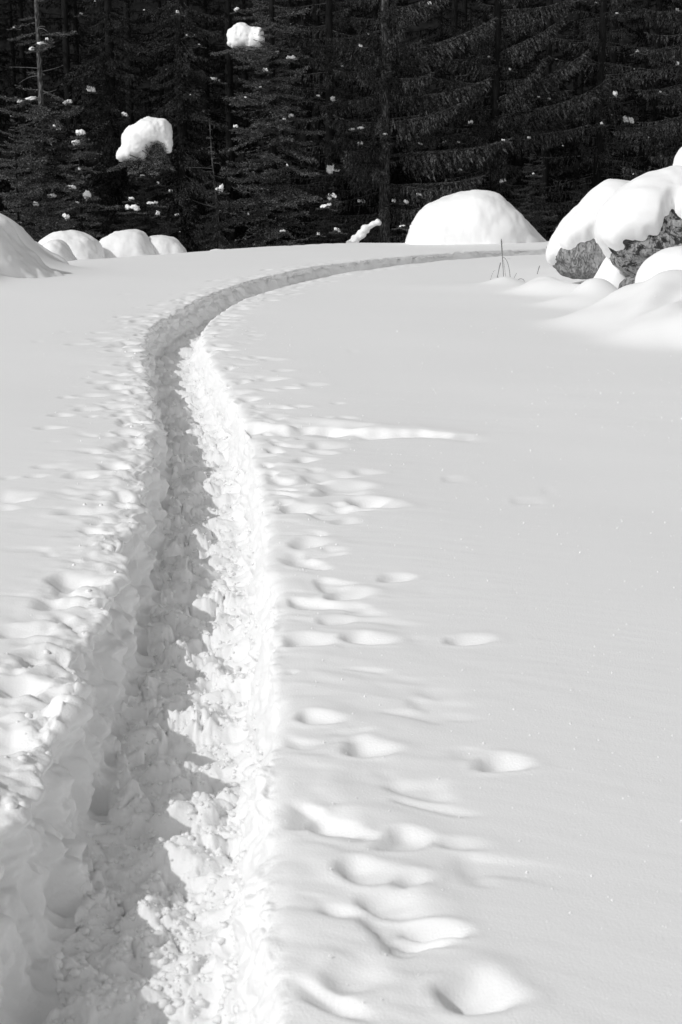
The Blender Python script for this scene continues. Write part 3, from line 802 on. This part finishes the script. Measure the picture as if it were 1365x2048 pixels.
def add_tree(name, label, cat, px, Y, kind, height, z0, radius, rad, mat, seed, group=None, lean=(0, 0), extra=(), base_z=None, dead=0, bark=None, **kw):
    r = np.random.default_rng(seed)
    x = at(px, 480, Y)[0]; bz = (Hs(x, Y) if Y < 61 else -1.25) if base_z is None else base_z
    t = tag(empty(name, (x, Y, bz)), label, cat, group)
    link("trunk", trunk_mesh(height, rad, lean, seed), bark or M_BARK_SHADE, t)
    tr = crown_tris(kind, height, z0, radius, r, lean=lean, **kw)
    for (p0, p1, dY) in extra:                              # limbs measured in the photograph: root and tip
        a = at(p0[0], p0[1], Y); b = at(p1[0], p1[1], Y + dY); d = b - a; L = np.linalg.norm(d)
        loc = np.array([lean[0] * (a[2] - bz), lean[1] * (a[2] - bz), a[2] - bz])
        for j in range(2):
            tr.append(put_branch(PROTO[('spruce' if kind == 'spruce' else kind, 'hi')][r.integers(5)], L * (1 - .12 * j), math.atan2(d[1], d[0]) + .10 * (j - .5), math.asin(d[2] / L) + .02, loc + np.array([0, 0, -.05 * j])))
    me = tris_mesh("crown", tr); link("crown", me, mat, t)
    for i in range(dead):
        zz = r.uniform(.2, .75) * height; a = r.uniform(0, 2 * np.pi); L = r.uniform(.5, 1.3)
        p = np.array([[0, 0, zz], [.5 * L * math.cos(a), .5 * L * math.sin(a), zz + .05], [L * math.cos(a), L * math.sin(a), zz + r.uniform(-.3, .3)]])
        p[:, 0] += lean[0] * zz; p[:, 1] += lean[1] * zz
        v, f = tube(curve_pts(p, 6), np.linspace(.016, .005, 6), 4); link("dead_branch", mesh_from("dead_branch", v, f), M_TWIG, t)
    C = np.concatenate(tr)[::3, 2] + np.array([x, Y, bz]); C = C[C[:, 2] < 12]
    TREES.append((t, C))
    return t

GF = "conifers along the front of the forest"
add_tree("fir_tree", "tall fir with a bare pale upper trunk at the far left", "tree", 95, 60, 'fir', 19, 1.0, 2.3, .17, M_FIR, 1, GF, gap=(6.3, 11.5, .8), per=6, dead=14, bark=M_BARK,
         extra=[((95, 205), (80, 235), -1.9), ((95, 245), (112, 280), -1.9), ((95, 295), (82, 325), -1.9), ((95, 345), (108, 375), -1.6), ((95, 225), (130, 250), -1.6), ((95, 270), (50, 300), -1.5)])
add_tree("fir_tree", "bushy young fir at the left edge below the bare pale trunk", "tree", 40, 57, 'fir', 6.4, .4, 2.5, .08, M_FIR, 2, GF, per=6)
add_tree("fir_tree", "bushy young fir between the bare pale trunk and the big snow hood", "tree", 165, 56.5, 'fir', 5.9, .4, 2.2, .08, M_FIR, 3, GF, per=6)
add_tree("cedar_tree", "dark drooping cedar standing just left of the big snow hood", "tree", 232, 63, 'cedar', 22, 1.0, 2.8, .28, M_CEDAR, 4, GF, per=6)
add_tree("cedar_tree", "dark dense cedar standing just right of the big snow hood", "tree", 370, 61, 'cedar', 23, .8, 2.9, .28, M_CEDAR, 5, GF, per=6, dead=5)
add_tree("fir_sapling", "fir sapling weighed down by the big hood of snow", "tree", 292, 55.5, 'fir', 4.2, .3, 1.7, .07, M_CEDAR, 6, GF, step=.2, per=7)
add_tree("fir_tree", "tall narrow fir with fine layered limbs left of the thick spruce trunk", "tree", 548, 57.5, 'fir', 20, .5, 2.35, .19, M_FIR, 7, GF, step=.30, per=7)
add_tree("leaning_fir", "thin leaning fir with a pale crooked stem left of the narrow layered fir", "tree", 445, 56, 'fir', 6.3, 2.6, .6, .075, M_FIR, 8, GF, lean=(-.07, 0), step=.4, per=3, dead=9, bark=M_BARK)
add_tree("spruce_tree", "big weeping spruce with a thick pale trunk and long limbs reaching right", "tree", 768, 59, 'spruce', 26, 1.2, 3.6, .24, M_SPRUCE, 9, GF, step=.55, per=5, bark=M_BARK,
         extra=[((778, 312), (1046, 284), -1.5), ((778, 205), (1000, 163), -1.2), ((778, 120), (1010, 42), -1.0), ((780, 372), (990, 357), -1.2), ((775, 250), (930, 215), -2.5), ((760, 180), (690, 205), -1.6),
                ((760, 60), (640, 80), -1.5), ((762, 330), (660, 330), -1.5), ((770, 30), (930, -30), -1.5), ((775, 160), (880, 150), -2.5), ((762, 105), (560, 75), -.6), ((768, 112), (772, 150), -2.0), ((768, 130), (758, 168), -1.6), ((768, 265), (778, 292), -1.8), ((768, 280), (762, 320), -1.5), ((768, 395), (775, 415), -1.5), ((768, 10), (762, 40), -1.8)])
add_tree("spruce_tree", "weeping spruce right of the thick pale trunk, limb tips lifting to the right", "tree", 985, 62.5, 'spruce', 25, 1.0, 3.8, .24, M_SPRUCE, 10, GF, step=.52, per=5,
         extra=[((1000, 110), (1145, 38), -2.0), ((1000, 200), (1196, 108), -2.4), ((1000, 275), (1240, 162), -1.5), ((1000, 215), (1110, 118), -2.5), ((1000, 270), (1190, 258), -2.0), ((1000, 40), (1180, -10), -1.5), ((1000, 235), (1200, 190), -2.5)])
add_tree("spruce_tree", "broad spruce at the right edge with limbs drooping to the left", "tree", 1385, 58.5, 'spruce', 24, 2.2, 3.6, .24, M_SPRUCE, 11, GF, step=.52, per=5,
         extra=[((1380, 80), (1240, 105), -1.5), ((1380, 160), (1255, 185), -1.5), ((1380, 225), (1235, 262), -1.5), ((1380, 20), (1230, 20), -1.5)])
add_tree("spruce_tree", "shaded spruce between the two weeping spruces at right, half hidden", "tree", 1190, 66, 'spruce', 25, 1.2, 3.8, .25, M_SPRUCE, 12, GF, step=.42, per=6, detail_top=0)
add_tree("spruce_tree", "shaded spruce behind the gap between narrow fir and thick spruce trunk", "tree", 660, 66, 'spruce', 25, 1.0, 3.6, .25, M_SPRUCE, 13, GF, step=.42, per=6, detail_top=0)
add_tree("fir_sapling", "little fir sapling carrying two snow lumps left of the thick spruce trunk", "tree", 662, 56, 'fir', 3.6, .3, 1.3, .045, M_CEDAR, 14, GF, step=.22, per=6)
add_tree("fir_sapling", "little fir sapling standing right behind the large pointed snow mound", "tree", 1062, 55.5, 'fir', 3.9, .3, 1.4, .05, M_SPRUCE, 15, GF, step=.26, per=6)
add_tree("fir_sapling", "low fir sapling at the foot of the thick spruce trunk", "tree", 745, 56.5, 'fir', 2.3, .2, 1.2, .04, M_CEDAR, 16, GF, step=.3, per=5)
add_tree("fir_sapling", "low bushy fir sapling at the foot of the narrow layered fir", "tree", 590, 55, 'fir', 1.8, .15, 1.5, .04, M_FIR, 17, GF, step=.25, per=6)
add_tree("fir_sapling", "low fir sapling peeping out at the left foot of the pointed snow mound", "tree", 832, 50.4, 'fir', 1.0, .15, .75, .03, M_SPRUCE, 18, GF, step=.2, per=5)
add_tree("fir_sapling", "dim fir sapling behind the left snow-capped boulder", "tree", 1160, 57, 'fir', 3.2, .3, 1.5, .05, M_CEDAR, 19, GF, step=.26, per=6)
add_tree("fir_sapling", "low dark fir sapling hiding the foot of the thin leaning fir", "tree", 436, 54.5, 'cedar', 3.6, .2, 1.5, .05, M_CEDAR, 22, GF, step=.3, per=6)
add_tree("fir_sapling", "low dark fir sapling behind the twin-humped snow mound", "tree", 330, 54, 'fir', 2.6, .2, 1.4, .05, M_CEDAR, 20, GF, step=.3, per=6)
add_tree("fir_sapling", "low dark fir sapling behind the rounded snow mound at left", "tree", 110, 54, 'fir', 2.8, .2, 1.5, .05, M_CEDAR, 21, GF, step=.3, per=6)

# the wood behind: copies of two coarse trees that nothing tells apart
BACK = []
br = np.random.default_rng(99)
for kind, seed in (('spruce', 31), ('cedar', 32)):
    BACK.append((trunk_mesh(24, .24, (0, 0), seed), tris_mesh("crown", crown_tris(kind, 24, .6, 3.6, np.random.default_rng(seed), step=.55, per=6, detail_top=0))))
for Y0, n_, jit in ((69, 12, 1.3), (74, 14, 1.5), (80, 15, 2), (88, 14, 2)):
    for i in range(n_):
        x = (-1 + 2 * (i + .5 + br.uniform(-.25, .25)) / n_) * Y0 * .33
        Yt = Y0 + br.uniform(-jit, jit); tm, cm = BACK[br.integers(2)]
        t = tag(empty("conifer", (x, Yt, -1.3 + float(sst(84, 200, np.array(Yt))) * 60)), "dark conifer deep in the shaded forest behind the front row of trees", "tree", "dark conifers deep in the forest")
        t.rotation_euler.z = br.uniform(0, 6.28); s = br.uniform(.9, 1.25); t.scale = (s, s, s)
        link("trunk", tm, M_BARK_SHADE, t); link("crown", cm, M_BACK_SHADE, t)

# ------------------------------------------------------------------ snow held by the trees
ALLP = np.concatenate([c for _, c in TREES]); OWN = np.concatenate([np.full(len(c), i) for i, (_, c) in enumerate(TREES)])
rel = ALLP - np.array([0, 0, CAM_H])
dep_ = rel[:, 1] * math.cos(PITCH) - rel[:, 2] * math.sin(PITCH); upv = rel[:, 1] * math.sin(PITCH) + rel[:, 2] * math.cos(PITCH)
PXX, PYY = 682.5 + FPX * rel[:, 0] / dep_, 1024 - FPX * upv / dep_
def seat(px, py, tol=9):
    """the front-most limb of the crowns near that spot"""
    m = (np.abs(PXX - px) < tol) & (np.abs(PYY - py) < tol * .7)
    if not m.any(): return (seat(px, py, tol * 2) if tol < 60 else (None, None))
    i = np.where(m)[0]; j = i[np.argmin(ALLP[i, 1])]
    return ALLP[j], OWN[j]
small = [(15, 124, 26, 8), (72, 122, 14, 7), (97, 122, 11, 9), (187, 181, 22, 14), (62, 200, 50, 8), (130, 198, 26, 9), (112, 31, 8, 6), (160, 29, 7, 5), (35, 58, 5, 4),
         (165, 262, 30, 14), (122, 264, 14, 6), (103, 250, 8, 6), (160, 292, 22, 12), (150, 335, 9, 6), (110, 392, 22, 10), (153, 381, 24, 8), (178, 386, 22, 18), (66, 413, 20, 10),
         (163, 405, 12, 4), (135, 432, 16, 12), (255, 403, 20, 8), (258, 422, 38, 14), (255, 230, 22, 9), (280, 346, 10, 5), (313, 401, 26, 8), (308, 426, 13, 10), (333, 387, 9, 6), (322, 369, 7, 7),
         (349, 425, 12, 6), (428, 383, 11, 8), (452, 385, 12, 18), (358, 18, 9, 6), (459, 14, 14, 8), (408, 220, 6, 5), (456, 242, 12, 7), (440, 161, 26, 6), (538, 143, 12, 8), (592, 112, 22, 12),
         (590, 231, 16, 8), (650, 44, 8, 5), (716, 88, 9, 6), (694, 134, 7, 5), (660, 204, 38, 11), (630, 187, 8, 5), (719, 261, 34, 6), (765, 273, 14, 5), (722, 290, 18, 8), (662, 344, 30, 22), (645, 408, 26, 10),
         (672, 400, 22, 14), (726, 404, 20, 8), (583, 326, 6, 6), (499, 427, 6, 6), (806, 400, 12, 8), (838, 392, 18, 6), (835, 290, 12, 5), (895, 287, 11, 5), (925, 289, 9, 4), (1000, 282, 10, 4), (935, 245, 13, 7),
         (917, 345, 9, 5), (1015, 367, 16, 11), (1055, 277, 9, 5), (1078, 198, 7, 4), (1108, 198, 9, 4), (1022, 143, 6, 6), (1241, 185, 10, 12), (1262, 246, 26, 14), (1283, 96, 8, 6), (1358, 125, 9, 9), (1187, 5, 8, 4), (1168, 2, 14, 5),
         (1243, 32, 8, 3), (1212, 252, 7, 6), (1328, 182, 6, 4), (1060, 343, 5, 5), (1120, 462, 6, 6), (780, 398, 10, 8), (560, 465, 14, 5), (630, 470, 9, 7), (668, 455, 9, 8), (675, 468, 8, 9), (795, 456, 20, 4),
         (525, 178, 6, 4), (487, 190, 7, 4), (560, 236, 7, 4), (375, 70, 5, 4), (395, 88, 6, 4), (860, 5, 12, 8), (1365, 22, 10, 6), (985, 117, 6, 4)]
r = np.random.default_rng(21)
PATCH = []
for k in range(8):
    P = [((r.uniform(-.58, .58), r.uniform(-.3, .3), r.uniform(-.12, .16)), (r.uniform(.18, .48), r.uniform(.25, .5), r.uniform(.16, .38)), r.uniform(-.5, .5)) for _ in range(8)]
    PATCH.append(blob_mesh(P, voxel=.08, smooth=2, noise=((.30, .16), (.12, .06)), seed=k))
BOUGH = [tris_mesh("bough", [put_branch(PROTO[('fir', 'hi')][k], 1.0, 0, 0, (-.35, 0, 0))]) for k in range(5)]
def put_bough(t, p, L, az, pitch, mat):
    ob = link("bough", BOUGH[r.integers(5)], None, t); ob['kind'] = 'stuff'      # a spray of needles too fine to part
    if len(ob.data.materials) == 0: ob.data.materials.append(mat)
    ob.location = Vector(p) - t.location; ob.scale = (L, L, L); ob.rotation_euler = (0, -pitch, az)
def put_patch(p, o, wpx, hpx, bough=True):
    t = TREES[o][0]; k = ppm(p[1]); s = wpx / k * .5
    ob = link("snow_patch", PATCH[r.integers(8)], M_CAP, t)
    q = Vector(p) + Vector((0, .10 + s * .4, hpx / k * .1))
    ob.location = q - t.location; ob.scale = (s * 1.0, s * .8, max(hpx / k * .5 / .5, s * .24))
    ob.rotation_euler = (0, r.uniform(-.35, .35), r.uniform(0, .5))
    if bough:
        for j in range(2):
            put_bough(t, (q.x + r.uniform(-.3, .3) * s, q.y - .04, q.z - hpx / k * .38), max(.45, s * r.uniform(1.6, 2.6)), r.choice([-1, 1]) * r.uniform(-.5, .3) + (0 if j else 3.1), r.uniform(-.3, .05), M_FIR)
for (px, py, wpx, hpx) in small:
    p, o_ = seat(px, py)
    if p is not None: put_patch(p, o_, wpx, hpx)
for _ in range(16):                                     # specks of snow left on twigs
    px, py = r.uniform(0, 1365), r.uniform(0, 470)
    p, o_ = seat(px, py)
    if p is not None: s_ = r.uniform(2.5, 5); put_patch(p, o_, s_, s_ * .5, False)

N2 = ((.35, .06), (.12, .02))
Yh = 54.6
tag(place("snow_hood", [px_ell(302, 263, Yh, 35, 26, .65, -.1), px_ell(274, 284, Yh, 30, 34, .6, .5), px_ell(262, 303, Yh, 27, 17, .5, -.2), px_ell(248, 308, Yh, 14, 16, .45, .4), px_ell(326, 263, Yh, 18, 25, .5), px_ell(336, 282, Yh, 9, 22, .35),
                        px_ell(284, 300, Yh, 13, 17, .4)], M_CAP, voxel=.05, smooth=5, noise=((.5, .05), (.12, .025)), seed=4),
    "big arched hood of snow on the bowed fir sapling at left", "snow clump")
Yh = 55.2
tag(place("snow_clump", [px_ell(484, 71, Yh, 27, 21, .5), px_ell(508, 76, Yh, 20, 20, .45), px_ell(471, 86, Yh, 14, 12, .4), px_ell(505, 89, Yh, 16, 10, .4), px_ell(519, 70, Yh - .2, 8, 14, .4)],
          M_CAP, voxel=.045, smooth=3, noise=((.35, .05), (.10, .03)), seed=9), "thick lump of snow high on the narrow layered fir", "snow clump")
Yh = 55.6
tag(place("snowy_log", [px_ell(710, 480, Yh, 9, 9, .2), px_ell(722, 470, Yh, 11, 9, .22, -.7), px_ell(733, 457, Yh, 9, 9, .2, -.8), px_ell(745, 449, Yh, 9, 6, .18, -.4), px_ell(757, 444, Yh, 7, 6, .16), px_ell(700, 488, Yh, 9, 8, .2)],
          M_CAP, voxel=.04, smooth=3, noise=((.3, .05), (.1, .02)), seed=12), "snow-plastered slanting log below the thick spruce trunk", "log")

# boughs that carry and overhang the two big loads of snow
hood_tree = next(t for t, _ in TREES if t['label'].startswith("fir sapling weighed"))
for (px, py, L, az, pit) in [(262, 322, 1.3, 2.9, -.25), (285, 318, 1.4, .3, -.3), (300, 300, 1.0, 1.2, -.6), (312, 290, .9, -.9, -.9), (322, 286, .9, -1.2, -1.1), (305, 312, 1.2, .2, -.5), (246, 324, 1.0, 3.0, -.4), (330, 310, 1.0, -.4, -.9),
                              (318, 302, 1.0, -1.6, -.8), (275, 326, 1.3, -1.7, -.4), (300, 326, 1.2, -1.2, -.5), (316, 318, .8, .1, -.7)]:
    put_bough(hood_tree, at(px, py, 54.25), L, az, pit, M_FIR)
clump_tree = next(t for t, _ in TREES if t['label'].startswith("tall narrow fir"))
for (px, py, L, az, pit) in [(465, 98, 1.2, 3.0, -.1), (490, 100, 1.3, .2, -.15), (484, 94, .8, -1.6, -.5), (515, 95, 1.2, .1, -.1), (526, 70, .9, 1.0, .1), (522, 60, .8, .4, .5), (505, 104, 1.1, 3.3, -.2), (475, 104, 1.3, .2, -.1), (524, 84, 1.0, .5, -.2)]:
    put_bough(clump_tree, at(px, py, 54.85), L, az, pit, M_FIR)
